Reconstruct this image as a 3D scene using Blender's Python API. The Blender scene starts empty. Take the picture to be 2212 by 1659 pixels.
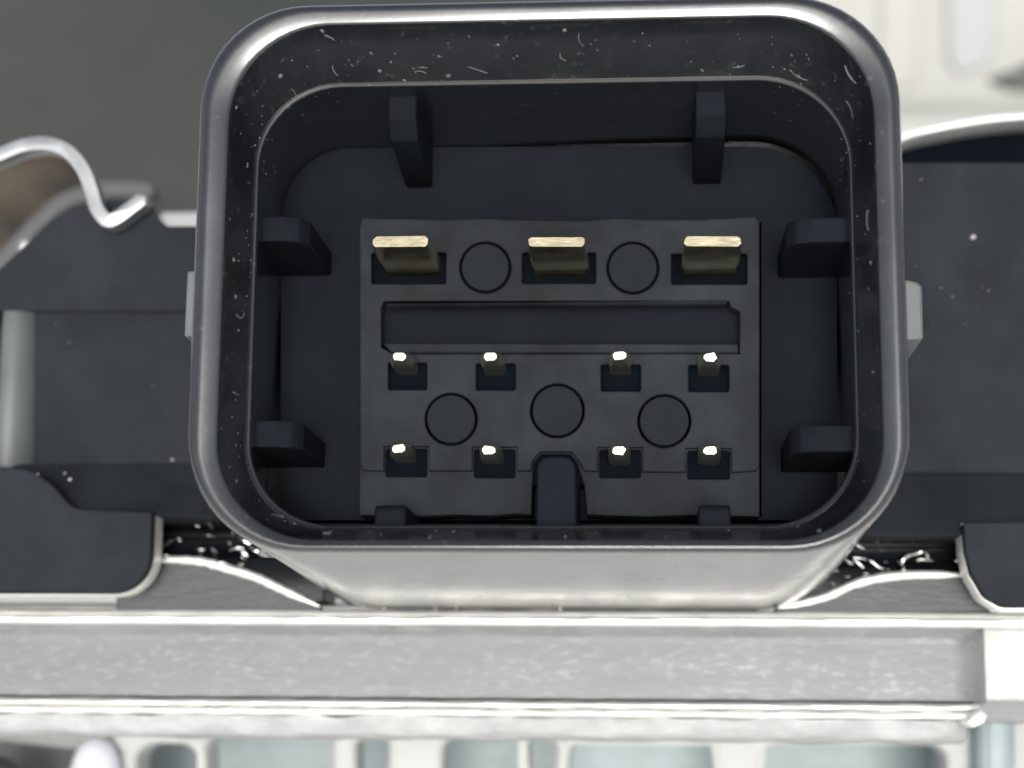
import bpy, bmesh, math, random
from mathutils import Vector, Matrix

S = bpy.context.scene
C = S.collection
S.unit_settings.system = 'METRIC'
S.unit_settings.scale_length = 0.01          # one unit is one centimetre
rnd = random.Random(11)

# ------------------------------------------------------------------ camera
CAM = Vector((0.588, -8.0, -1.46))
cam_d = bpy.data.cameras.new('camera')
cam = bpy.data.objects.new('camera', cam_d)
C.objects.link(cam)
# the module lies leaning back and the camera looks down on it: everything is measured in the module's own
# upright frame and stands in the world turned by LEAN
LEAN = Matrix.Rotation(math.radians(-40), 4, 'X')
Q = (Vector((0, 0, 0)) - CAM).to_track_quat('-Z', 'Y') @ Matrix.Rotation(0.008, 3, 'Z').to_quaternion()
cam.rotation_mode = 'QUATERNION'
cam.location = LEAN @ CAM
cam.rotation_quaternion = LEAN.to_quaternion() @ Q
FPX = 500.0 * CAM.length                      # focal length in photograph pixels (2212 wide)
cam_d.sensor_width = 36.0
cam_d.lens = 36.0 * FPX / 2212.0
cam_d.clip_start = 0.1
cam_d.clip_end = 400
cam_d.dof.use_dof = True
cam_d.dof.focus_distance = CAM.length + 0.75
cam_d.dof.aperture_fstop = cam_d.lens * 0.001 / 0.14
S.camera = cam
RM = Q.to_matrix()

# ------------------------------------------------------------------ sky, sun, exposure
W = bpy.data.worlds.new('World')
S.world = W
W.use_nodes = True
nt = W.node_tree
SUNV = (LEAN.to_3x3() @ Vector((0.04, -1.0, -0.10))).normalized()
sky = nt.nodes.new('ShaderNodeTexSky')
sky.sky_type = 'NISHITA'
sky.sun_disc = False
sky.sun_elevation = math.asin(SUNV.z)
sky.sun_rotation = math.atan2(SUNV.x, SUNV.y)
sky.air_density = 1.0
sky.dust_density = 3.0
hs = nt.nodes.new('ShaderNodeHueSaturation')
hs.inputs['Saturation'].default_value = 0.35
bg = nt.nodes['Background']
nt.links.new(sky.outputs[0], hs.inputs['Color'])
nt.links.new(hs.outputs[0], bg.inputs[0])
bg.inputs[1].default_value = 0.14
sun_d = bpy.data.lights.new('sun', 'SUN')
sun_d.energy = 2.0
sun_d.angle = math.radians(16)
sun_d.color = (1.0, 0.985, 0.95)
sun = bpy.data.objects.new('sun', sun_d)
C.objects.link(sun)
sun.rotation_euler = (-SUNV).to_track_quat('-Z', 'Y').to_euler()
S.view_settings.view_transform = 'Standard'
S.view_settings.look = 'None'
S.view_settings.exposure = 0.2
S.view_settings.gamma = 1.0
try:
    S.cycles.use_denoising = True
    S.cycles.max_bounces = 10
except Exception:
    pass


# ------------------------------------------------------------------ measuring helper: where the ray through a
# photograph pixel meets the upright plane at depth y
def P(px, py, y):
    d = RM @ Vector(((px - 1106.0) / FPX, -(py - 829.5) / FPX, -1.0))
    t = (y - CAM.y) / d.y
    return CAM + d * t


def PX(px, y, py=760):
    return P(px, py, y).x


def PZ(py, y, px=1106):
    return P(px, py, y).z


def U(y):
    return (y - CAM.y) / FPX                  # size of one photograph pixel at depth y


# ------------------------------------------------------------------ materials
def material(name, col, rough, metal=0.0, var=0.15, scale=6.0, bump=0.0, bscale=60.0, stretch=(1, 1, 1),
             rough_var=0.0, col2=None, spec=0.5, speck=0.0, coat=0.0, speck_scale=70.0, speck_col=(.5, .5, .48, 1)):
    m = bpy.data.materials.new(name)
    m.use_nodes = True
    t = m.node_tree
    b = t.nodes['Principled BSDF']
    b.inputs['Metallic'].default_value = metal
    b.inputs['Roughness'].default_value = rough
    b.inputs['Specular IOR Level'].default_value = spec
    b.inputs['Coat Weight'].default_value = coat
    b.inputs['Coat Roughness'].default_value = .15
    b.inputs['Coat IOR'].default_value = 1.65
    tc = t.nodes.new('ShaderNodeTexCoord')
    mp = t.nodes.new('ShaderNodeMapping')
    mp.inputs['Scale'].default_value = stretch
    t.links.new(tc.outputs['Object'], mp.inputs[0])
    n = t.nodes.new('ShaderNodeTexNoise')
    n.inputs['Scale'].default_value = scale
    n.inputs['Detail'].default_value = 6
    n.inputs['Roughness'].default_value = 0.6
    t.links.new(mp.outputs[0], n.inputs['Vector'])
    r = t.nodes.new('ShaderNodeValToRGB')
    c2 = col2 or tuple(c * (1 + var) for c in col)
    c1 = col if col2 else tuple(c * (1 - var) for c in col)
    r.color_ramp.elements[0].position = 0.32
    r.color_ramp.elements[1].position = 0.68
    r.color_ramp.elements[0].color = (*c1, 1)
    r.color_ramp.elements[1].color = (*c2, 1)
    t.links.new(n.outputs['Fac'], r.inputs[0])
    out = r.outputs[0]
    if speck > 0:
        v = t.nodes.new('ShaderNodeTexNoise')
        v.inputs['Scale'].default_value = speck_scale
        v.inputs['Detail'].default_value = 2
        t.links.new(mp.outputs[0], v.inputs['Vector'])
        rr = t.nodes.new('ShaderNodeValToRGB')
        rr.color_ramp.elements[0].position = 1 - speck
        rr.color_ramp.elements[1].position = min(1, 1 - speck + 0.10)
        t.links.new(v.outputs['Fac'], rr.inputs[0])
        mx = t.nodes.new('ShaderNodeMixRGB')
        mx.inputs[2].default_value = speck_col
        t.links.new(rr.outputs[0], mx.inputs[0])
        t.links.new(out, mx.inputs[1])
        out = mx.outputs[0]
    t.links.new(out, b.inputs['Base Color'])
    if rough_var:
        mr = t.nodes.new('ShaderNodeMapRange')
        mr.inputs[1].default_value = 0.3
        mr.inputs[2].default_value = 0.7
        mr.inputs[3].default_value = max(0.02, rough - rough_var)
        mr.inputs[4].default_value = rough + rough_var
        t.links.new(n.outputs['Fac'], mr.inputs[0])
        t.links.new(mr.outputs[0], b.inputs['Roughness'])
    if bump:
        nb = t.nodes.new('ShaderNodeTexNoise')
        nb.inputs['Scale'].default_value = bscale
        nb.inputs['Detail'].default_value = 5
        t.links.new(mp.outputs[0], nb.inputs['Vector'])
        bp = t.nodes.new('ShaderNodeBump')
        bp.inputs['Strength'].default_value = 1.0
        bp.inputs['Distance'].default_value = bump
        t.links.new(nb.outputs['Fac'], bp.inputs['Height'])
        t.links.new(bp.outputs[0], b.inputs['Normal'])
    return m


M = {}
M['shell'] = material('shroud black plastic', (.013, .015, .018), .22, var=.12, scale=3, bump=.0004, bscale=35, spec=.6, coat=1.0,
                      rough_var=.09, speck=.36, speck_col=(.042, .045, .046, 1), speck_scale=24)
M['inner'] = material('socket black plastic', (.0066, .0094, .0135), .75, var=.2, scale=2.5, bump=.0015, bscale=60, spec=.12)
M['insert'] = material('insert black plastic', (.0195, .0230, .0270), .72, var=.5, scale=2.6, bump=.003, bscale=45,
                       spec=.14, rough_var=.1)
M['plug'] = material('plug black plastic', (.0135, .0170, .0215), .75, var=.1, scale=6, spec=.12)
M['cover'] = material('cover matte black plastic', (.0190, .0225, .0270), .75, var=.25, scale=2.5, bump=.0012, bscale=80,
                      spec=.16, speck=.24, speck_col=(.07, .07, .07, 1), speck_scale=25)
M['grey'] = material('cover grey side plastic', (.11, .125, .125), .5, var=.1, scale=3)  # black plastic made grey: light on its turned sides put into the colour
M['gloss'] = material('glossy black sealant', (.006, .007, .009), .34, var=.3, scale=5, bump=.004, bscale=6,
                      stretch=(.4, 1, 2), spec=.12)
M['gold'] = material('gilt contact metal', (.80, .70, .47), .20, metal=1, var=.10, scale=9, bump=.001, bscale=22,
                     stretch=(1, 1, 3), rough_var=.08)
M['tin'] = material('tinned contact metal', (.74, .70, .58), .30, metal=1, var=.12, scale=20, bump=.002, bscale=40)
M['alu'] = material('aluminium', (.185, .19, .195), .55, metal=.3, var=.20, scale=4, bump=.0035, bscale=16,
                    stretch=(.35, 1, 1), rough_var=.10, speck=.47, speck_col=(.215, .22, .22, 1), speck_scale=34)
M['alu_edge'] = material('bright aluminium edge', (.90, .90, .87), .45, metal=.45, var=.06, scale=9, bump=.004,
                         bscale=26, stretch=(.5, 1, 1), rough_var=.1)  # much whiter than the bar face: edge glints put into the colour
M['flange'] = material('dull grey metal', (.07, .074, .076), .55, metal=.3, var=.2, scale=5, bump=.006, bscale=22,
                       stretch=(.5, 1, 2), rough_var=.1)
M['cast'] = material('pale cast metal', (.50, .51, .50), .7, spec=.2, metal=.0, var=.06, scale=4, bump=.01, bscale=10)
M['lipmetal'] = material('pale rough metal', (.40, .41, .41), .65, var=.16, scale=9, bump=.008, bscale=18, stretch=(.5, 1, 1), spec=.25)
M['endmetal'] = material('bright rough metal', (.66, .67, .66), .6, scale=11, col2=(.50, .51, .50), bump=.012, bscale=20, spec=.3)
M['crumb'] = material('pale crumb', (.45, .45, .43), .8, var=.3, scale=12)
M['cast_blue'] = material('blue grey cast metal', (.30, .36, .37), .5, metal=.0, var=.12, scale=1.6, bump=.01, bscale=8)
M['steel'] = material('spring steel', (.42, .43, .44), .36, metal=.8, var=.06, scale=5, rough_var=.05)
M['brown'] = material('brown fabric', (.018, .015, .011), .8, scale=1.6, col2=(.075, .058, .038), bump=.02, bscale=9)
M['backgrey'] = material('weathered grey casting', (.021, .028, .028), .8, scale=.16, col2=(.060, .058, .053),
                         bump=.01, bscale=2.5)
M['backwhite'] = material('pale painted casting', (.44, .44, .41), .5, var=.06, scale=.7)
M['cream'] = material('cream casting', (.46, .455, .41), .5, var=.05, scale=.7)
M['cool'] = material('cool grey casting', (.41, .43, .43), .5, var=.05, scale=.7)
M['hole'] = material('dark recess', (.008, .009, .010), .8, var=.1, spec=.15)
M['seal'] = material('dark contact seal', (.004, .006, .009), .8, var=.1, spec=.02)  # near-black in place of shade inside the holes and under the lid
M['bench'] = material('pale bench top', (.62, .61, .58), .6, var=.08, scale=.4)  # for the unseen sheet that bounces light up
M['dust'] = material('pale dust', (.03, .035, .033), .7, scale=14, col2=(.18, .19, .185))
M['band'] = material('dull grey band', (.10, .10, .10), .6, var=.1)
M['chip'] = material('bright metal shaving', (.85, .85, .84), .22, metal=1, var=.05)
M['lilac'] = material('lilac white plastic', (.74, .73, .80), .3, var=.04)


# ------------------------------------------------------------------ mesh helpers
def finish(name, bm, mat, parent=None, smooth=40, flat=False):
    bmesh.ops.recalc_face_normals(bm, faces=bm.faces[:])
    me = bpy.data.meshes.new(name)
    off = Vector((0, 0, 0))
    if parent is not None:
        off = parent_loc(parent)
    bmesh.ops.translate(bm, verts=bm.verts[:], vec=-off)
    bm.to_mesh(me)
    bm.free()
    if smooth:
        for p in me.polygons:
            p.use_smooth = True
        me.set_sharp_from_angle(angle=math.radians(smooth))
        if flat:
            for p in me.polygons:
                if max(abs(c) for c in p.normal) > .9995:
                    p.use_smooth = False
    me.materials.append(mat)
    o = bpy.data.objects.new(name, me)
    C.objects.link(o)
    if parent is not None:
        o.parent = parent
    return o


def parent_loc(p):
    v = Vector((0, 0, 0))
    while p is not None:
        v += p.location
        p = p.parent
    return v


def thing(name, label, cat, loc=(0, 0, 0), group=None):
    o = bpy.data.objects.new(name, None)
    C.objects.link(o)
    o.location = loc
    o.empty_display_size = .2
    return tag(o, label, cat, group)


def tag(o, label=None, cat=None, group=None, kind=None):
    if label: o['label'] = label
    if cat: o['category'] = cat
    if group: o['group'] = group
    if kind: o['kind'] = kind
    return o


def fillet(pts, r, n=6):
    """Round the corners of a closed 2D polygon; r is one radius or one per corner."""
    out = []
    N = len(pts)
    for i in range(N):
        p0, p1, p2 = Vector(pts[i - 1]), Vector(pts[i]), Vector(pts[(i + 1) % N])
        ri = r[i] if isinstance(r, (list, tuple)) else r
        a, b = (p0 - p1), (p2 - p1)
        if ri <= 0 or a.length < 1e-6 or b.length < 1e-6:
            out.append(tuple(p1)); continue
        ang = a.angle(b)
        if ang > math.pi - .02:
            out.append(tuple(p1)); continue
        tl = min(ri / math.tan(ang / 2), a.length * .49, b.length * .49)
        rr = tl * math.tan(ang / 2)
        a.normalize(); b.normalize()
        cen = p1 + (a + b).normalized() * (rr / math.sin(ang / 2))
        s, e = p1 + a * tl - cen, p1 + b * tl - cen
        a0 = math.atan2(s.y, s.x); a1 = math.atan2(e.y, e.x)
        d = (a1 - a0 + math.pi) % (2 * math.pi) - math.pi
        for k in range(n + 1):
            t = a0 + d * k / n
            out.append((cen.x + rr * math.cos(t), cen.y + rr * math.sin(t)))
    return out


def smooth_path(pts, n=6, closed=False):
    """Catmull-Rom through points."""
    out = []
    N = len(pts)
    rng = range(N if closed else N - 1)
    for i in rng:
        if closed:
            p = [Vector(pts[(i + k) % N]) for k in (-1, 0, 1, 2)]
        else:
            p = [Vector(pts[max(0, min(N - 1, i + k))]) for k in (-1, 0, 1, 2)]
        for k in range(n):
            t = k / n
            out.append(tuple(0.5 * ((2 * p[1]) + (p[2] - p[0]) * t + (2 * p[0] - 5 * p[1] + 4 * p[2] - p[3]) * t * t
                                    + (3 * p[1] - p[0] - 3 * p[2] + p[3]) * t ** 3)))
    if not closed:
        out.append(tuple(pts[-1]))
    return out


def world_poly(pts, y):
    return [(lambda v: (v.x, v.z))(P(a, b, y)) for a, b in pts]


def slab(name, polys, y0, y1, bev, mat, parent=None, res=2, px=True, smooth=40, jitter=0):
    """A plate between depths y0 (front) and y1 with an outline, holes and bevelled edges."""
    cu = bpy.data.curves.new(name, 'CURVE')
    cu.dimensions = '2D'
    cu.fill_mode = 'BOTH'
    half = (y1 - y0) / 2
    cu.extrude = max(half - bev, .0005)
    cu.bevel_depth = bev
    cu.bevel_resolution = res
    cu.offset = -bev
    for poly in polys:
        w = world_poly(poly, y0) if px else poly
        sp = cu.splines.new('POLY')
        sp.points.add(len(w) - 1)
        for q, (x, z) in zip(sp.points, w):
            q.co = (x + rnd.uniform(-jitter, jitter), z + rnd.uniform(-jitter, jitter), 0, 1)
        sp.use_cyclic_u = True
    tmp = bpy.data.objects.new('tmp', cu)
    C.objects.link(tmp)
    dg = bpy.context.evaluated_depsgraph_get()
    dg.update()
    me = bpy.data.meshes.new_from_object(tmp.evaluated_get(dg))
    bpy.data.objects.remove(tmp)
    bpy.data.curves.remove(cu)
    bm = bmesh.new()
    bm.from_mesh(me)
    bpy.data.meshes.remove(me)
    bmesh.ops.remove_doubles(bm, verts=bm.verts[:], dist=1e-5)
    for v in bm.verts:
        x, y, z = v.co
        v.co = (x, (y0 + y1) / 2 - z, y)
    return finish(name, bm, mat, parent, smooth, True)


def prism(bm, poly, lo, hi, axis):
    """Extrude a polygon along x (poly is y,z), along z (poly is x,y) or along y (poly is x,z)."""
    def mk(p, t):
        if axis == 'x': return (t, p[0], p[1])
        if axis == 'z': return (p[0], p[1], t)
        return (p[0], t, p[1])
    a = [bm.verts.new(mk(p, lo)) for p in poly]
    b = [bm.verts.new(mk(p, hi)) for p in poly]
    n = len(poly)
    fs = [bm.faces.new(a), bm.faces.new(b[::-1])]
    for i in range(n):
        fs.append(bm.faces.new((a[i], a[(i + 1) % n], b[(i + 1) % n], b[i])))
    return fs


def prism_obj(name, poly, lo, hi, axis, mat, parent=None, bev=.01, smooth=40, seg=2):
    bm = bmesh.new()
    prism(bm, poly, lo, hi, axis)
    bmesh.ops.recalc_face_normals(bm, faces=bm.faces[:])
    if bev:
        ed = [e for e in bm.edges if len(e.link_faces) == 2 and e.calc_face_angle(0) > .55]
        bmesh.ops.bevel(bm, geom=ed, offset=bev, segments=seg, affect='EDGES', profile=.5, clamp_overlap=True)
    return finish(name, bm, mat, parent, smooth, True)


def loft(bm, rings, closed=True, cap0=False, cap1=False):
    vs = [[bm.verts.new(p) for p in r] for r in rings]
    n = len(rings[0])
    for a, b in zip(vs, vs[1:]):
        for i in range(n if closed else n - 1):
            j = (i + 1) % n
            bm.faces.new((a[i], a[j], b[j], b[i]))
    if cap0: bm.faces.new(vs[0])
    if cap1: bm.faces.new(vs[-1][::-1])
    return vs


def rrect(xl, xr, zt, zb, radii, y, n=12):
    """Rounded rectangle ring; radii = (tl, tr, br, bl)."""
    out = []
    tl, tr, br, bl = radii
    for cx, cz, r, a0 in ((xl + tl, zt - tl, tl, 180), (xr - tr, zt - tr, tr, 90), (xr - br, zb + br, br, 0), (xl + bl, zb + bl, bl, -90)):
        for k in range(n + 1):
            a = math.radians(a0 - 90 * k / n)
            out.append(Vector((cx + r * math.cos(a), y, cz + r * math.sin(a))))
    return out


def pxring(y, l, r, t, b, radii):
    return rrect(PX(l, y), PX(r, y), PZ(t, y, 1200), PZ(b, y, 1200), [q * U(y) for q in radii], y)


def tube(bm, pts, r, n=6):
    rings = []
    for i, p in enumerate(pts):
        d = (Vector(pts[min(i + 1, len(pts) - 1)]) - Vector(pts[max(i - 1, 0)])).normalized()
        u = d.orthogonal().normalized()
        w = d.cross(u)
        rr = r[i] if isinstance(r, (list, tuple)) else r
        rings.append([Vector(p) + (u * math.cos(2 * math.pi * k / n) + w * math.sin(2 * math.pi * k / n)) * rr for k in range(n)])
    loft(bm, rings, True, True, True)


def speck(bm, p, nrm, size, rng):
    """A flattened crumb lying on a surface."""
    u = Vector(nrm).orthogonal().normalized()
    w = Vector(nrm).cross(u).normalized()
    a0 = rng.uniform(0, 6.28)
    e = .9 if size > .0185 else rng.uniform(.22, .9)
    base = [Vector(p) + (u * math.cos(a0 + k * 1.047) * size + w * math.sin(a0 + k * 1.047) * size * e) * rng.uniform(.7, 1.2) for k in range(6)]
    top = bm.verts.new(Vector(p) + Vector(nrm) * size * .35)
    vs = [bm.verts.new(q - Vector(nrm) * .003) for q in base]
    for k in range(6):
        bm.faces.new((vs[k], vs[(k + 1) % 6], top))


# ------------------------------------------------------------------ setting
bm = bmesh.new()
prism(bm, [(-200, -200), (200, -200), (200, 200), (-200, 200)], -24.4, -24.2, 'z')
bounce_ground = finish('ground', bm, M['bench'], None, 0)  # unseen pale sheet added far below to bounce light upwards
tag(bounce_ground, kind='structure')

# ------------------------------------------------------------------ the connector
conn = thing('connector', 'square black plastic connector socket with eleven metal pins, standing above the bright metal bar',
             'connector', (0.1, 0, -0.75))

y_back = 2.6
OUT = dict(l=413, r=1961, t=4, b=1196)
INN = dict(l=484, r=1896, t=56, b=1166)
ro, ri = (238, 250, 262, 262), (225, 232, 215, 220)
rings = []
# outside, from the cover forward: it widens a little towards its foot
xl, xr, zt, zb = PX(OUT['l'], .1), PX(OUT['r'], .1), PZ(OUT['t'], .1, 1200), PZ(OUT['b'], .1, 1200)
zfoot = PZ(1320, 2.5)
Rw = [q * U(.1) for q in ro]
for k in range(7):
    f = 1 - k / 6
    yy = .1 + (y_back - .1) * f
    rings.append(rrect(xl - .02 * f, xr + .02 * f, zt + .02 * f, zb + (zfoot - zb) * f, [q + .05 * f for q in Rw], yy))
n_lip0 = len(rings)
xl2, xr2, zt2, zb2 = PX(INN['l'], .1), PX(INN['r'], .1), PZ(INN['t'], .1, 1200), PZ(INN['b'], .1, 1200)
Rw2 = [q * U(.1) for q in ri]
for k in range(1, 25):
    a = math.pi * k / 24
    f = (1 - math.cos(a)) / 2
    L = lambda p, q: p + (q - p) * f
    rg = rrect(L(xl, xl2), L(xr, xr2), L(zt, zt2), L(zb, zb2), [L(p, q) for p, q in zip(Rw, Rw2)], .1)
    for q_i, v in enumerate(rg): 
        # rounded outer shoulder, then a nearly flat face that leans in towards the mouth
        w_ = .105
        if f < .42:
            g = 1 - f / .42
            v.y = .105 - .066 + .066 * (1 - math.sqrt(max(0, 1 - g * g)))
        else:
            g = (f - .42) / .58
            up_ = {0: (q_i % 13) / 12, 1: 1 - (q_i % 13) / 12, 2: 0, 3: 0}[q_i // 13]
            lean = .215 - .115 * up_ * up_ * (3 - 2 * up_)
            v.y = .039 + w_ * .58 * lean * (g + g * g) + .022 * max(0, (g - .8) / .2) ** 2
    rings.append(rg)
i_fun0 = len(rings) - 1
fun = pxring(.34, 538, 1851, 173, 1142, (192, 207, 200, 190))
a_r = rings[i_fun0]
for f in (.3, .6, .85):
    rings.append([p.lerp(q, f) for p, q in zip(a_r, fun)])
rings.append(fun)
i_fun1 = len(rings) - 1
# the small step behind the mouth, then the deep wall
rings.append(pxring(.336, 540, 1849.5, 175, 1140, (190, 205, 200, 190)))
rings.append(pxring(.340, 544, 1846.5, 179, 1137, (188, 203, 197, 187)))
rings.append(pxring(.347, 547, 1844, 182, 1136, (187, 202, 197, 187)))
stepin = pxring(.36, 549, 1842, 184, 1135, (185, 200, 197, 187))
rings.append(stepin)
deep = pxring(1.15, 602, 1813, 312, 1130, (150, 188, 76, 20))
for f in (.04, .35, .7):
    rings.append([p.lerp(q, f) for p, q in zip(stepin, deep)])
rings.append(deep)
rings.append(pxring(1.2, 601.5, 1813.5, 312, 1131, (150, 188, 76, 20)))
rings.append(pxring(2.1, 640, 1800, 388, 1180, (150, 188, 76, 20)))
bm = bmesh.new()
loft(bm, rings, True, True, True)
shroud = finish('shroud', bm, M['shell'], conn, 50)

# insert plate that carries the contacts
H_pow = [(802, 545, 963, 613), (1128, 545, 1287, 612), (1450, 547, 1614, 614)]
H_up = [(838, 783, 922, 842), (1028, 785, 1113, 843), (1298, 787, 1384, 845), (1487, 788, 1575, 846)]
H_lo = [(833, 970, 922, 1030), (1024, 971, 1113, 1032), (1295, 972, 1384, 1032), (1485, 974, 1576, 1035)]
CIR = [(1048, 577, 53), (1367, 578, 54), (974, 905, 54), (1204, 887, 56), (1435, 909, 55)]
SLOT = [(829, 650), (1574, 650), (1579, 662), (1598, 673), (1598, 764), (848, 764), (823, 750), (823, 664)]


def box(r):
    return fillet([(r[0], r[1]), (r[2], r[1]), (r[2], r[3]), (r[0], r[3])], 4, 2)


def circ(c, dr, n=36):
    return [(c[0] + (c[2] + dr) * math.cos(2 * math.pi * k / n), c[1] + (c[2] + dr) * math.sin(2 * math.pi * k / n)) for k in range(n)]


# floor of the socket, pierced behind every opening of the insert
fl = fillet([(606, 316), (1809, 316), (1809, 1124), (606, 1124)], [150, 185, 70, 12], 12)
slab('socket_floor', [world_poly(fl, 1.17)] + [world_poly(box(h), .925) for h in H_pow + H_up + H_lo] + [world_poly(SLOT, .925), world_poly([(1636, 480), (1644.5, 480), (1644.5, 1116), (1636, 1116)], 1.17)], 1.17, 1.95, .004, M['inner'], conn, px=False)
# lower level: whole plate with the key notch in its bottom edge
notch_base = [(776, 500), (1641, 500), (1641, 1116), (1500, 1113), (1400, 1116), (1330, 1114), (1268, 1112), (1262, 1050), (1246, 1000),
              (1232, 981), (1168, 981), (1152, 1000), (1148, 1112), (1110, 1110), (1060, 1114), (980, 1112), (900, 1115), (776, 1113)]
slab('insert_base', [notch_base] + [box(h) for h in H_lo + H_up + H_pow] + [circ(c, 3) for c in CIR] + [SLOT], .965, 1.169, .008,
     M['insert'], conn)
# upper level: stands a little proud, its bottom edge steps round the lowest contacts
top_edge = [(1632, 467), (1560, 472), (1500, 474), (1400, 474), (1330, 470), (1262, 476), (1150, 474), (1050, 471), (960, 474), (860, 472), (782, 470)]
up = []
up += [(776, 490)] + [(782, 470)] + top_edge[::-1][1:] + [(1641, 480)]
up += [(1641, 1005), (1634, 1017), (1580, 1020), (1580, 968), (1481, 968), (1481, 1020), (1388, 1019), (1388, 966), (1291, 966), (1291, 1018),
       (1262, 1017), (1250, 996), (1234, 976), (1166, 976), (1150, 994), (1147, 1017), (1117, 1017), (1117, 965), (1020, 965), (1020, 1017), (926, 1017), (926, 964), (829, 964), (829, 1017),
       (786, 1016), (777, 1005)]
slab('insert_plate', [up] + [box(h) for h in H_up + H_pow] + [circ(c, 3) for c in CIR] + [SLOT], .925, .9645, .009, M['insert'], conn)
for c in CIR:
    slab('round_plug', [circ(c, -2)], .948, 1.168, .006, M['plug'], conn)
# deep groove across the insert: side lip and sunk floor
slab('groove_floor', [[(800, 640), (1640, 640), (1640, 790), (800, 790)]], 1.09, 1.16, .004, M['inner'], conn)
slab('groove_lip', [[(826, 741), (1594, 743), (1596, 763), (846, 763)]], .985, 1.085, .010, M['insert'], conn)
prism_obj('groove_ridge', [(.905, PZ(655, .92)), (.93, PZ(661, .93)), (.99, PZ(661, .93)), (.99, PZ(655, .92))], PX(833, .92), PX(1572, .92), 'x', M['insert'], conn, .004)


# contacts
def blade(px, py, ytip, w, h, ybase, mat, name, narrow=1.0, lean=.06):
    """Flat contact running away from the viewer, with a sloped end face and chamfered edges."""
    c = P(px, py, ytip)
    bm = bmesh.new()
    hw, hh = w / 2, h / 2
    rings = []
    ta = hh * .62
    jt = [(rnd.uniform(-.05, .05) * min(hw, .06), rnd.uniform(-.09, .09) * hh) for _ in range(8)]
    for (dy, sx, zt_, zb_) in ((0, narrow, ta * .9, -ta), (.10, 1, hh, -hh), (ybase - ytip, 1, hh, -hh)):
        x = hw * sx
        q = min(.012, hh * .35, (zt_ - zb_) * .3)
        y = ytip + dy
        tip = (dy == 0)
        rings.append([Vector((c.x + a + j_[0] * tip, y + (lean * (b - zb_) if tip else 0), c.z + b + j_[1] * tip)) for (a, b), j_ in zip(
                      ((-x + q, zt_), (x - q, zt_), (x, zt_ - q), (x, zb_ + q), (x - q, zb_), (-x + q, zb_), (-x, zb_ + q), (-x, zt_ - q)), jt)])
    loft(bm, rings, True, True, True)
    return finish(name, bm, mat, conn, 35)


for (px, py) in ((865, 521), (1202, 522), (1539, 521)):
    blade(px, py, .42, .268, .080, 1.06, M['gold'], 'power_blade', .95)
for (px, py) in ((862, 769), (1059, 769), (1338, 768), (1534, 771)):
    blade(px, py, .68, .104, .066, 1.06, M['tin'], 'signal_pin', .58)
for (px, py) in ((861, 969), (1056, 972), (1337, 973), (1534, 973)):
    blade(px, py, .74, .104, .066, 1.06, M['tin'], 'signal_pin', .58)
# near-black sheets standing in for the shade deep in the contact holes
for (t_, b_) in ((530, 632), (772, 862), (956, 1048)):
    slab('contact_seal', [[(790, t_), (1632, t_), (1632, b_), (790, b_)]], 1.0, 1.168, .002, M['seal'], conn)

# guiding ribs inside the walls
for (l, r, t, b) in ((828, 890, 150, 290), (1508, 1575, 150, 291)):
    y = .47
    poly = [(y, PZ(t, y)), (y, PZ(b - 38, y)), (y + .09, PZ(b + 2, y + .02)), (1.169, PZ(404, 1.169)), (1.169, PZ(t, y))]
    prism_obj('guide_rib', poly, PX(l, y), PX(r, y), 'x', M['inner'], conn, .01)
for (l, r, t, b, side) in ((470, 655, 467, 521, -1), (460, 652, 908, 966, -1), (1707, 1900, 469, 523, 1), (1706, 1900, 918, 976, 1)):
    y = .47
    xi, xo = (PX(r, y), PX(l, y)) if side < 0 else (PX(l, y), PX(r, y))
    ch = -.1 * side * -1
    poly = [(xo, y), (xi + .11 * side, y), (xi + .04 * side, y + .03), (xi, y + .10), (xi, 1.169), (xo, 1.169)]
    prism_obj('guide_rib', poly, PZ(b, y, (l + r) / 2), PZ(t, y, (l + r) / 2), 'z', M['inner'], conn, .01)
for (l, r, t, b) in ((816, 882, 1091, 1200), (1506, 1574, 1091, 1200)):
    y = .50
    poly = [(y, PZ(b, y)), (y, PZ(t + 9, y)), (y + .03, PZ(t, y + .03)), (1.169, PZ(t, y + .03)), (1.169, PZ(b, y))]
    prism_obj('guide_rib', poly, PX(l, y), PX(r, y), 'x', M['inner'], conn, .012)
slab('key_rib', [fillet([(1160, 986), (1243, 986), (1246, 1170), (1158, 1170)], [28, 28, 2, 2], 6)], .55, 1.169, .012, M['inner'], conn)

# latch tabs on the outer sides
tz0, tz1 = PZ(735, .5, 1975), PZ(603, .5, 1975)
prism_obj('latch_tab', [(PX(1940, .5), tz0), (PX(1996, .5), tz0 + .004), (PX(1997, .5), tz1 - .03), (PX(1985, .5), tz1 - .01), (PX(1940, .5), tz1 + .01)], .5, 1.5, 'y', M['grey'], conn, .014)
tz0, tz1 = PZ(727, .5, 405), PZ(585, .5, 405)
prism_obj('latch_tab', [(PX(396, .5), tz0), (PX(430, .5), tz0), (PX(430, .5), tz1), (PX(397, .5), tz1)], .5, 1.5, 'y', M['grey'], conn, .01)

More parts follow.
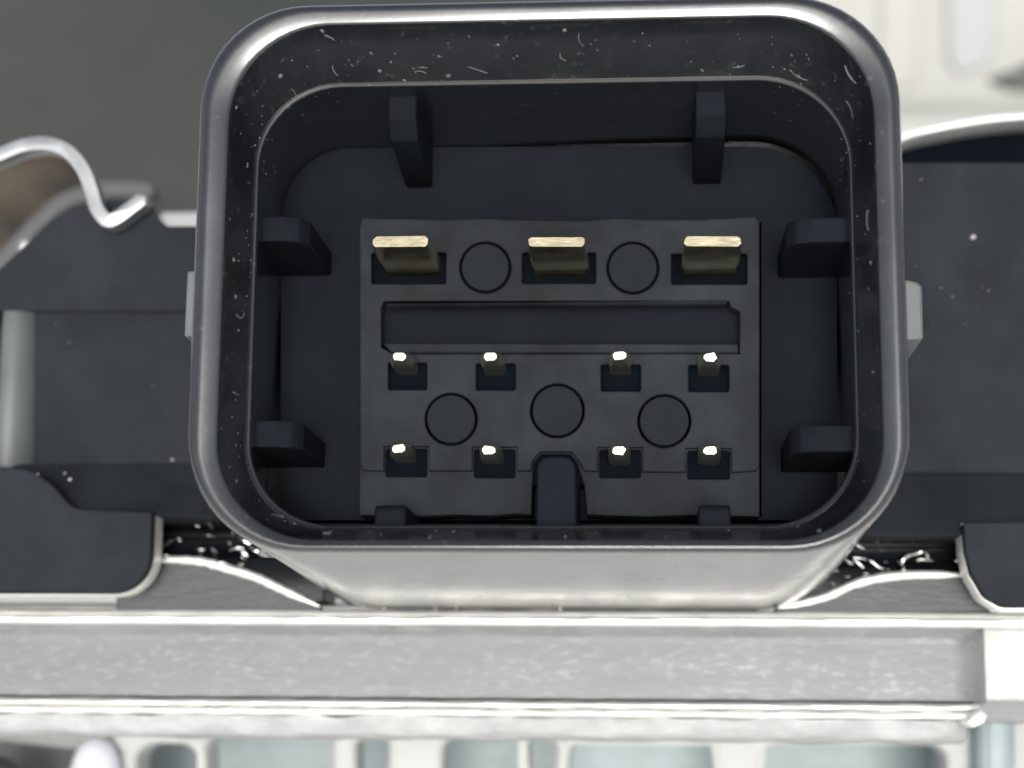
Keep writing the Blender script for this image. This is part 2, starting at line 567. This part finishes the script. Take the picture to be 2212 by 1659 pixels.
# dust clinging to the mouth and walls
bm = bmesh.new()
A, B = rings[i_fun0], rings[i_fun1]
N = len(A)
SEG = [(A[(q + 1) % N] - A[q]).length for q in range(N)]
for k in range(420):
    while True:
        i = rnd.choices(range(N), weights=SEG)[0]
        j = (i + 1) % N
        m_ = (A[i] + A[j]) / 2
        if m_.z > .55 or (m_.x < -.9 and rnd.random() < .6) or rnd.random() < .25:
            break
    f, g = rnd.random(), rnd.random() ** .8
    p = A[i].lerp(A[j], f).lerp(B[i].lerp(B[j], f), g)
    e1, e2 = A[j] - A[i], B[i] - A[i]
    nrm = e1.cross(e2)
    if nrm.length < 1e-9:
        continue
    nrm.normalize()
    cen = Vector((.15, p.y, .4))
    if nrm.dot(cen - p) < 0: nrm = -nrm
    speck(bm, p, nrm, rnd.choice((.004, .005, .005, .006, .007, .009, .012, .017)) * rnd.uniform(.6, 1.2), rnd)
    if k % 26 == 0:                           # a short fibre
        u = nrm.orthogonal().normalized()
        w = nrm.cross(u)
        a0 = rnd.uniform(0, 6.28)
        L_ = rnd.uniform(.02, .05)
        dd = u * math.cos(a0) + w * math.sin(a0)
        ee = nrm.cross(dd)
        cv = rnd.uniform(-.5, .5)
        tube(bm, [p + nrm * .003 + dd * L_ * t + ee * L_ * cv * t * t for t in (-1, -.5, 0, .5, 1)], .0028, 4)
A, B = stepin, deep
for k in range(45):
    i = rnd.choice([q for q in range(N) if A[q].z > .9])
    j = (i + 1) % N
    f, g = rnd.random(), rnd.random() * .5
    p = A[i].lerp(A[j], f).lerp(B[i].lerp(B[j], f), g)
    speck(bm, p, (0, 0, -1), rnd.uniform(.004, .009), rnd)
# a few crumbs on the underside
for k in range(26):
    f = rnd.uniform(0, .8)
    x = rnd.uniform(xl + .6, xr - .6)
    yy = .15 + (y_back - .2) * f
    z = zb + (zfoot - zb) * (yy - .1) / (y_back - .1)
    speck(bm, (x, yy, z), (0, 0, -1), rnd.uniform(.004, .008), rnd)
for (px_, py_, s_) in ((1189, 1250, .011), (1378, 1268, .010), (1330, 1240, .006), (750, 1262, .012)):
    k_ = .1
    for it in range(40):
        yy = .1 + 2.3 * it / 40
        q = P(px_, py_, yy)
        if q.z >= zb + (zfoot - zb) * (yy - .1) / (y_back - .1):
            speck(bm, q, (0, 0, -1), s_, rnd); break
dust = finish('dust', bm, M['dust'], conn, 0)
dust['kind'] = 'stuff'

# ------------------------------------------------------------------ black cover behind the connector
cover = thing('module_cover', 'matte black plastic cover of the module, showing at both sides of the square socket', 'plastic cover', (0, 2.6, -.9))
slab('back_panel', [[(-700, 700), (2900, 700), (2900, 1220), (-700, 1220)]], 2.75, 3.3, .02, M['cover'], cover)
ul = [(-90, 665), (-60, 645), (0, 590), (60, 535), (118, 480), (165, 452), (215, 443), (300, 438), (322, 447), (348, 490), (362, 496), (520, 496), (520, 664), (-90, 664)]
slab('upper_block', [fillet(ul, 10, 3)], 2.30, 3.6, .02, M['cover'], cover)
slab('lower_block', [[(74, 660), (520, 660), (520, 1012), (74, 1012)]], 2.36, 3.6, .012, M['cover'], cover)
# rounded upright at the far left
y = 2.30
poly = [(PX(-4, y), 2.9), (PX(-4, y), 2.34), (PX(2, y), 2.31), (PX(12, y), 2.30), (PX(30, y), 2.305), (PX(44, y), 2.325), (PX(56, y), 2.36), (PX(66, y), 2.41), (PX(74, y), 2.48), (PX(79, y), 2.57), (PX(80, y), 2.9)]
prism_obj('corner_post', poly, PZ(1010, y, 40), PZ(667, y, 40), 'z', M['grey'], cover, .006)  # grey colour stands in for light caught by the rounded black plastic
poly = [(2.33, PZ(1003, 2.33, 200)), (2.12, PZ(1106, 2.12, 200)), (2.1, PZ(1113, 2.1, 200)), (2.9, PZ(1113, 2.1, 200)), (2.9, PZ(1003, 2.33, 200))]
prism_obj('ledge', poly, PX(-700, 2.3), PX(520, 2.3), 'x', M['cover'], cover, .012)
fl_ = smooth_path([(-90, 1010), (0, 1008), (58, 1014), (86, 1028), (116, 1050), (140, 1078), (160, 1095), (190, 1100)], 4) + \
    fillet([(328, 1104), (322, 1282), (-700, 1280)], [6, 88, 2], 10)
slab('mounting_foot', [fl_], 2.02, 2.11, .014, M['cover'], cover, res=3)
# right side
slab('upper_block', [fillet([(1850, 350), (2900, 348), (2900, 1026), (1850, 1022)], 4, 2)], 2.30, 3.6, .014, M['cover'], cover)
poly = [(2.33, PZ(1021, 2.33, 2050)), (2.10, PZ(1150, 2.10, 2050)), (2.09, PZ(1156, 2.10, 2050)), (2.9, PZ(1156, 2.10, 2050)), (2.9, PZ(1021, 2.33, 2050))]
prism_obj('ledge', poly, PX(1850, 2.3), PX(2900, 2.3), 'x', M['cover'], cover, .012)
fr_ = fillet([(2081, 1128), (2900, 1120), (2900, 1312), (2168, 1312), (2128, 1290), (2098, 1240), (2085, 1190)], [6, 2, 2, 40, 40, 40, 40], 6)
slab('mounting_foot', [fr_], 2.02, 2.11, .012, M['cover'], cover, res=3)
# glossy sealant in the two hollows beside the socket
for (a, b, ys) in ((300, 720, 0), (1660, 2110, 20)):
    mid = (a + b) / 2
    poly = [(2.62, PZ(1108 + ys, 2.62, mid)), (2.60, PZ(1140 + ys, 2.6, mid)), (2.53, PZ(1145 + ys, 2.53, mid)), (2.52, PZ(1160 + ys, 2.52, mid)),
            (2.60, PZ(1166 + ys, 2.60, mid)), (2.58, PZ(1190 + ys, 2.58, mid)), (2.52, PZ(1206 + ys, 2.52, mid)), (2.49, PZ(1300 + ys, 2.49, mid)), (2.9, PZ(1300 + ys, 2.49, mid)), (2.9, PZ(1108 + ys, 2.62, mid))]
    prism_obj('seal', poly, PX(a, 2.6), PX(b, 2.6), 'x', M['gloss'], cover, .01)
# crumbs on the matte faces
bm = bmesh.new()
for (px_, py_, s_) in ((2102, 512, .024), (2033, 622, .011), (2058, 640, .010), (2110, 661, .007), (2014, 700, .007), (2122, 620, .008), (1990, 388, .010),
                       (2005, 400, .006), (2150, 600, .006), (2135, 628, .009), (1977, 575, .009), (2085, 700, .006), (2165, 760, .006), (2040, 820, .006), (42, 727, .014), (40, 752, .012),
                       (150, 740, .008), (205, 790, .008), (372, 993, .014), (330, 833, .008), (120, 700, .006), (260, 900, .005), (180, 560, .006)):
    yq = 2.30 if px_ > 1900 or py_ < 660 else 2.36
    if px_ < 70: yq = 2.375
    speck(bm, P(px_, py_, yq), (0, -1, 0), s_, rnd)
for k in range(40):
    if rnd.random() < .5:
        speck(bm, P(rnd.uniform(1975, 2205), rnd.uniform(370, 990), 2.30), (0, -1, 0), rnd.uniform(.003, .006), rnd)
    else:
        speck(bm, P(rnd.uniform(90, 400), rnd.uniform(680, 990), 2.36), (0, -1, 0), rnd.uniform(.003, .006), rnd)
for (px_, py_) in ((28, 1022), (80, 1025), (150, 1035), (140, 1022), (70, 1035)):
    speck(bm, P(px_, py_, 2.03), (0, -1, .3), .012, rnd)
d2 = finish('dust', bm, M['crumb'], cover, 0)
d2['kind'] = 'stuff'

# ------------------------------------------------------------------ aluminium base plate
base = thing('base_plate', 'long bright aluminium bar with ridged edges running under the black socket', 'metal bar', (0, 2.4, PZ(1600, 2.4)))


def bar(name, prof, x0, x1, mat, round_end=None, n=200, wob=.003, parent=base):
    """Sweep a (pixel row, depth) profile along x; an end can curl back on a radius."""
    bm = bmesh.new()
    rings = []
    pts = [(d, PZ(py, d)) for py, d in prof]
    ph = [[(rnd.uniform(2, 26), rnd.uniform(0, 6.3)) for _ in range(7)] for _ in range(2 * len(pts))]

    def wv(k, x):
        return wob * sum(math.sin(f_ * x + p_) for f_, p_ in ph[k]) / 2
    for i in range(n + 1):
        x = x0 + (x1 - x0) * i / n
        dy = 0
        if round_end:
            rr = round_end
            q = x - (x1 - rr)
            if q > 0:
                dy = rr - math.sqrt(max(0, rr * rr - q * q))
        rings.append([Vector((x, d + dy * (1 if d < 2.8 else 0) + wv(2 * k, x), z + wv(2 * k + 1, x))) for k, (d, z) in enumerate(pts)])
    loft(bm, rings, False)
    # close the ends
    for rg in (0, -1):
        pass
    return finish(name, bm, mat, parent, 60)


X0, X1 = PX(-700, 2.4), PX(2950, 2.4)
xe = PX(2117, 2.4)
bar('top_ridge', [(1353, 2.47), (1350.5, 2.388), (1347, 2.380), (1341, 2.37), (1337, 2.372), (1334.5, 2.40), (1334, 2.43)], X0, X1, M['alu_edge'], n=420, wob=.0005)
bar('top_ridge', [(1334, 2.44), (1332.5, 2.42), (1329, 2.405), (1323, 2.412), (1320, 2.45), (1319, 2.48)], X0, X1, M['alu_edge'], n=420, wob=.0005)
bar('top_ridge', [(1319, 2.49), (1317, 2.47), (1312, 2.48), (1309, 2.53), (1307, 2.60), (1306, 3.4), (1306, 4.2)], X0, X1, M['alu_edge'], n=420, wob=.0005)
bar('front_face', [(1342, 2.62), (1346, 2.425), (1350, 2.403), (1353, 2.40), (1373, 2.400), (1377, 2.397), (1380, 2.401), (1390, 2.40), (1430, 2.40), (1480, 2.40), (1505, 2.40), (1508, 2.403), (1511, 2.45), (1513, 2.62)], X0, xe, M['alu'], round_end=.20, n=140, wob=.0006)
bar('bottom_ridge', [(1511.5, 2.60), (1512.5, 2.44), (1515.5, 2.397), (1521, 2.375), (1526, 2.378), (1529, 2.40), (1530, 2.6)], X0, PX(2085, 2.4), M['alu_edge'], n=420, wob=.0011)
bar('bottom_ridge', [(1530, 2.6), (1530.5, 2.40), (1533, 2.36), (1538, 2.345), (1544, 2.35), (1547, 2.37), (1549, 2.6)], X0, PX(2095, 2.4), M['alu_edge'], n=420, wob=.0011)
bar('lower_lip', [(1547, 2.6), (1549, 2.41), (1560, 2.40), (1578, 2.40), (1588, 2.42), (1596, 2.48), (1600, 2.9)], X0, PX(2080, 2.4), M['lipmetal'], round_end=.3, n=120, wob=.004)
slab('end_block', [fillet([(2070, 1352), (2950, 1358), (2950, 1512), (2070, 1512)], 8, 3)], 2.62, 3.6, .03, M['endmetal'], base, jitter=.004)
slab('plate_body', [[(-700, 1330), (2950, 1330), (2950, 1560), (-700, 1560)]], 2.85, 4.2, .01, M['alu'], base)
# bright metal seen round the feet
rim_l = fillet([(334, 1106), (329, 1286), (-700, 1287), (-700, 1240), (200, 1240), (300, 1130), (318, 1112)], [3, 92, 2, 2, 70, 20, 3], 8)
slab('foot_rim', [rim_l], 2.115, 2.3, .008, M['alu_edge'], base)
rim_r = fillet([(2076, 1130), (2090, 1130), (2100, 1230), (2180, 1300), (2950, 1305), (2950, 1322), (2160, 1320), (2118, 1292), (2090, 1246), (2078, 1192)],
               [3, 3, 40, 40, 2, 2, 40, 40, 40, 40], 6)
slab('foot_rim', [rim_r], 2.115, 2.3, .006, M['alu_edge'], base)
def web_glint(path):  # bright tube standing in for the highlight on the web's rounded edge
    bm = bmesh.new()
    n_ = len(path)
    tube(bm, [P(a, b + 2, 2.45) for a, b in path], [(.018 + .008 * math.sin(3.1 * i / n_) + rnd.uniform(-.003, .003)) * min(1, .25 + 6 * min(i, n_ - 1 - i) / n_) for i in range(n_)], 10)
    return finish('web_edge', bm, M['alu_edge'], base, 60)


# sloping webs at the foot of the socket
wl = smooth_path([(250, 1212), (330, 1207), (400, 1208), (443, 1213), (493, 1227), (552, 1245), (595, 1265), (640, 1286), (690, 1308)], 5) + [(700, 1325), (250, 1325)]
slab('web', [wl], 2.44, 2.9, .02, M['flange'], base, res=3)
web_glint(wl[:-2])
wr = [(1660, 1330)] + smooth_path([(1680, 1312), (1730, 1302), (1790, 1286), (1842, 1262), (1900, 1247), (1960, 1241), (2020, 1240), (2110, 1241)], 5) + [(2140, 1325)]
slab('web', [wr], 2.44, 2.9, .02, M['flange'], base, res=3)
web_glint(wr[1:-1])
# a nick of metal at the right end of the ridges
slab('burr', [[(2085, 1560), (2103, 1540), (2118, 1530), (2135, 1545), (2128, 1562), (2105, 1572)]], 2.25, 2.5, .03, M['alu_edge'], base)

# shavings and crumbs in the hollows
bm = bmesh.new()
for k in range(34):                           # thin scratched slivers stuck along the hollows
    left = k % 2
    px_ = rnd.uniform(345, 600) if left else rnd.uniform(1800, 2075)
    top = 1120 + max(0, px_ - 480) * .55 if left else 1150 + max(0, 1890 - px_) * .9
    py_ = rnd.uniform(top, (1205 if left else 1235))
    q = P(px_, py_, 2.47)
    a0 = rnd.uniform(-.7, .25)
    L_ = rnd.uniform(.008, .045)
    dd = Vector((math.cos(a0), 0, math.sin(a0))) * L_
    tube(bm, [q - dd, q + Vector((0, -.004, rnd.uniform(-.2, .2) * L_)), q + dd], [.0012, rnd.uniform(.0015, .004), .001], 4)
ch = [(357, 1128, 374, 1115, 2), (446, 1115, 458, 1140, 2), (500, 1142, 514, 1155, 1), (352, 1180, 375, 1167, 4), (520, 1120, 548, 1150, 2), (545, 1148, 560, 1178, 3),
      (430, 1155, 470, 1160, 2), (580, 1165, 595, 1182, 3), (456, 1185, 470, 1205, 2), (500, 1160, 515, 1140, 1)]
for (ax, ay, bx_, by_, w_) in ch:
    y = 2.47
    pts = [P(ax, ay, y), P((ax * .6 + bx_ * .4) + rnd.uniform(-4, 4), (ay * .5 + by_ * .5) + rnd.uniform(-4, 4), y - .03), P(bx_, by_, y)]
    tube(bm, pts, [.0025 * w_, .003 * w_, .0015 * w_], 5)
for (px_, py_, s_) in ((388, 1164, .016), (433, 1193, .018), (464, 1187, .02), (497, 1172, .016), (528, 1205, .02), (572, 1199, .026), (440, 1220, .026), (470, 1226, .02), (482, 1216, .025),
                       (510, 1236, .014), (530, 1241, .018), (545, 1246, .016), (572, 1257, .02), (520, 1218, .018), (1946, 1216, .02), (1905, 1186, .012), (1800, 1262, .014),
                       (1870, 1240, .016), (1935, 1250, .014), (1830, 1245, .014), (1985, 1210, .012), (1960, 1250, .014)):
    q = P(px_, py_, 2.44)
    a0 = rnd.uniform(-.9, .1)
    dd = Vector((math.cos(a0), rnd.uniform(-.2, .2), math.sin(a0))) * s_ * rnd.uniform(.7, 1.3)
    kink = Vector((rnd.uniform(-.3, .3), 0, rnd.uniform(-.3, .3))) * s_
    tube(bm, [q - dd, q - dd * .3 + kink, q + dd * .4 + kink, q + dd], [s_ * .16, s_ * .36, s_ * .32, s_ * .08], 5)
for (px_, py_) in ((830, 1313), (890, 1311), (940, 1312), (985, 1316), (1100, 1312), (1190, 1312), (1210, 1316), (1275, 1312), (1330, 1314), (330, 1208), (340, 1190)):
    speck(bm, P(px_, py_, 2.42), Vector((rnd.uniform(-.4, .4), -1, .3)).normalized(), rnd.uniform(.008, .016), rnd)
o = finish('metal_shavings', bm, M['chip'], None, 0)
tag(o, 'tiny bright metal shavings and crumbs scattered in the hollows under the socket corners', 'shavings', kind='stuff')
bm = bmesh.new()
cp = smooth_path([(1952, 1232), (1948, 1218), (1958, 1203), (1975, 1196), (1990, 1192), (1999, 1190), (2004, 1203), (2001, 1210)], 4)
tube(bm, [P(a, b, 2.42 + .03 * math.sin(i * .3)) for i, (a, b) in enumerate(cp)], .011, 6)
o = finish('curled_shaving', bm, M['chip'], None, 60)
tag(o, 'thin curled bright metal shaving lying in the dark hollow right of the socket', 'metal shaving')

# ------------------------------------------------------------------ finned casting under the bar
sink = thing('heat_sink', 'blurred pale cast metal heat sink with bluish pockets below the aluminium bar', 'heat sink', (0, 3.4, -3.2))
slab('pocket_wall', [[(-700, 1400), (3000, 1400), (3000, 2150), (-700, 2150)]], 6.2, 6.8, .02, M['cast_blue'], sink)


def pocket(l, r, t, s=0, e=0, rad=30):
    return fillet([(l, t), (r, t), (r + e, 2000), (l + s, 2000)], [rad, rad, 2, 2], 6)


holes = [pocket(290, 424, 1606, 30, 0, 40), pocket(446, 716, 1588, 0, -8, 26), pocket(768, 838, 1597, 6, -14, 12), pocket(958, 1118, 1594, -20, 20, 26), pocket(1140, 1202, 1600, 0, -30, 14),
         pocket(1236, 1538, 1598, -40, 60, 34), pocket(1556, 1634, 1602, 60, -30, 14), pocket(1652, 2044, 1610, -40, 10, 30)]
fr = [(-200, 1560), (2110, 1568), (2110, 1990), (290, 1990), (255, 1640), (200, 1588), (120, 1570), (-200, 1562)]
slab('fin_frame', [fr] + [[(a, min(b, 1970)) for a, b in h] for h in holes], 4.3, 4.7, .06, M['cast'], sink, res=3)
slab('end_pillar', [fillet([(2112, 1522), (2196, 1524), (2196, 2000), (2112, 2000)], [20, 30, 2, 2], 5)], 4.0, 6.2, .08, M['cast_blue'], sink)
slab('side_web', [fillet([(2180, 1500), (2950, 1500), (2950, 2000), (2180, 2000)], 20, 4)], 4.5, 6.2, .05, M['cast'], sink)
# grey lump and rounded post in the lower left corner
slab('grey_lug', [smooth_path([(-160, 1590), (-60, 1560), (20, 1572), (90, 1580), (180, 1584), (230, 1600)], 4) + [(240, 2000), (-160, 2000)]], 4.9, 5.6, .05, M['flange'], sink)
bm = bmesh.new()
c = P(60, 1690, 2.7)
bmesh.ops.create_uvsphere(bm, u_segments=20, v_segments=12, radius=.2, matrix=Matrix.Translation(P(-20, 1700, 4.0)) @ Matrix.Diagonal((1.1, .8, 1.0, 1)))
finish('round_lug', bm, M['flange'], sink)
bm = bmesh.new()
prof = [(0, 1590), (.042, 1592), (.085, 1600), (.12, 1616), (.15, 1640), (.175, 1680), (.19, 1760), (.20, 2000)]
cx = PX(190, 4.0, 1620)
rgs = []
for r_, py_ in prof:
    z = PZ(py_, 4.0, 190)
    rgs.append([Vector((cx + max(r_, .002) * math.cos(k * math.pi / 12), 4.2 + max(r_, .002) * math.sin(k * math.pi / 12), z)) for k in range(24)])
loft(bm, rgs, True, True, True)
finish('rounded_post', bm, M['lilac'], sink)

# ------------------------------------------------------------------ spring clip, upper left
def strip(name, path, y0, y1, th, mat, parent):
    """Sheet metal bent along a path of photograph pixels, with real thickness."""
    w = [Vector((P(a, b, y0).x, P(a, b, y0).z)) for a, b in path]
    n = len(w)
    left, right = [], []
    for i in range(n):
        d = (w[min(i + 1, n - 1)] - w[max(i - 1, 0)]).normalized()
        nn = Vector((-d.y, d.x))
        t = th / 2
        left.append(tuple(w[i] + nn * t)); right.append(tuple(w[i] - nn * t))
    e = w[-1] - w[-2]
    tipv = w[-1] + e.normalized() * th * .45
    poly = left + [tuple(tipv)] + right[::-1]
    bm = bmesh.new()
    rg = []
    prism(bm, poly, y0, y1, 'y')
    bmesh.ops.recalc_face_normals(bm, faces=bm.faces[:])
    ed = [e_ for e_ in bm.edges if len(e_.link_faces) == 2 and e_.calc_face_angle(0) > 1.0]
    bmesh.ops.bevel(bm, geom=ed, offset=th * .28, segments=3, affect='EDGES', profile=.5, clamp_overlap=True)
    return finish(name, bm, mat, parent, 50)


clip = thing('spring_clip', 'bent bright sheet metal spring clip arching at the left edge above the black cover', 'metal clip', P(200, 500, 3.2))
p1 = smooth_path([(-70, 362), (0, 332), (50, 313), (100, 309), (145, 326), (178, 365), (196, 410), (206, 445), (222, 469), (236, 476), (256, 467), (280, 449), (304, 431)], 5)
strip('arch', p1, 2.12, 2.26, .074, M['steel'], clip)
p2 = smooth_path([(-40, 610), (0, 562), (35, 525), (90, 468), (145, 428), (230, 405), (320, 410)], 5)
strip('rear_band', p2, 4.6, 4.8, .12, M['band'], clip)
slab('clip_foot', [fillet([(340, 455), (600, 452), (600, 520), (352, 520)], [12, 2, 2, 2], 4)], 4.2, 4.9, .05, M['cast'], clip)
slab('clip_heel', [fillet([(36, 515), (62, 508), (66, 530), (48, 548), (34, 545)], 8, 4)], 3.7, 4.1, .03, M['steel'], clip)

bs = smooth_path([(-150, 330), (0, 330), (100, 318), (170, 350), (205, 415), (190, 445), (110, 480), (50, 540), (-60, 640), (-150, 660)], 4, True)
o = slab('brown_sleeve', [bs], 6.0, 7.2, .15, M['brown'], None, res=4)
tag(o, 'blurred brown fabric sleeve seen through the arch of the metal clip', 'sleeve')

# ------------------------------------------------------------------ blurred metal behind
bk = thing('grey_casting', 'blurred dark grey metal casting filling the upper left background', 'metal casting', (-2, 9, -3.2))
slab('casting_face', [[(-600, -500), (1560, -500), (1560, 1100), (-600, 1100)]], 9.0, 10.5, .1, M['backgrey'], bk)
pc = thing('pale_casting', 'blurred whitish metal casting in the upper right corner behind the socket', 'metal casting', P(2000, 500, 19.0))
slab('casting_face', [[(1580, -500), (2900, -500), (2900, 900), (1580, 900)]], 20.0, 21.5, .1, M['backwhite'], pc)
slab('casting_rib', [fillet([(1900, -480), (1995, -480), (1985, 185), (1900, 195)], [5, 5, 30, 30], 4)], 19.9, 20.3, .06, M['cream'], pc)
slab('casting_rib', [fillet([(2030, -480), (2160, -480), (2150, 130), (2050, 180)], [5, 5, 40, 40], 4)], 19.86, 20.3, .06, M['cool'], pc)
slab('casting_shelf', [fillet([(1800, 205), (2500, 205), (2500, 420), (1800, 420)], 10, 3)], 18.6, 20.0, .4, M['backwhite'], pc)
slab('oval_recess', [smooth_path([(2140, 165), (2190, 148), (2300, 100), (2330, 160), (2230, 190), (2170, 182)], 4, True)], 19.8, 20.3, .08, M['band'], pc)

lid = thing('metal_lid', 'curved bright metal lid edge at the right, above a black gap and the black cover', 'metal lid', P(2100, 300, 3.6))
lp = smooth_path([(1900, 318), (1965, 289), (2050, 270), (2130, 257), (2220, 249), (2400, 246)], 5)
strip('lid_edge', lp, 3.62, 3.95, .046, M['alu_edge'], lid)
slab('lid_shade_wall', [smooth_path([(1890, 330), (1965, 296), (2050, 277), (2130, 264), (2220, 256), (2400, 252)], 4) + [(2400, 420), (1890, 420)]], 3.9, 4.7, .02, M['seal'], lid)  # near-black sheet put in for the shade under the lid

# ------------------------------------------------------------------ set the whole module leaning back
for o in list(C.objects):
    if o.parent is None and o.type not in ('CAMERA', 'LIGHT') and o is not bounce_ground:
        o.matrix_world = LEAN @ Matrix.Translation(o.location)
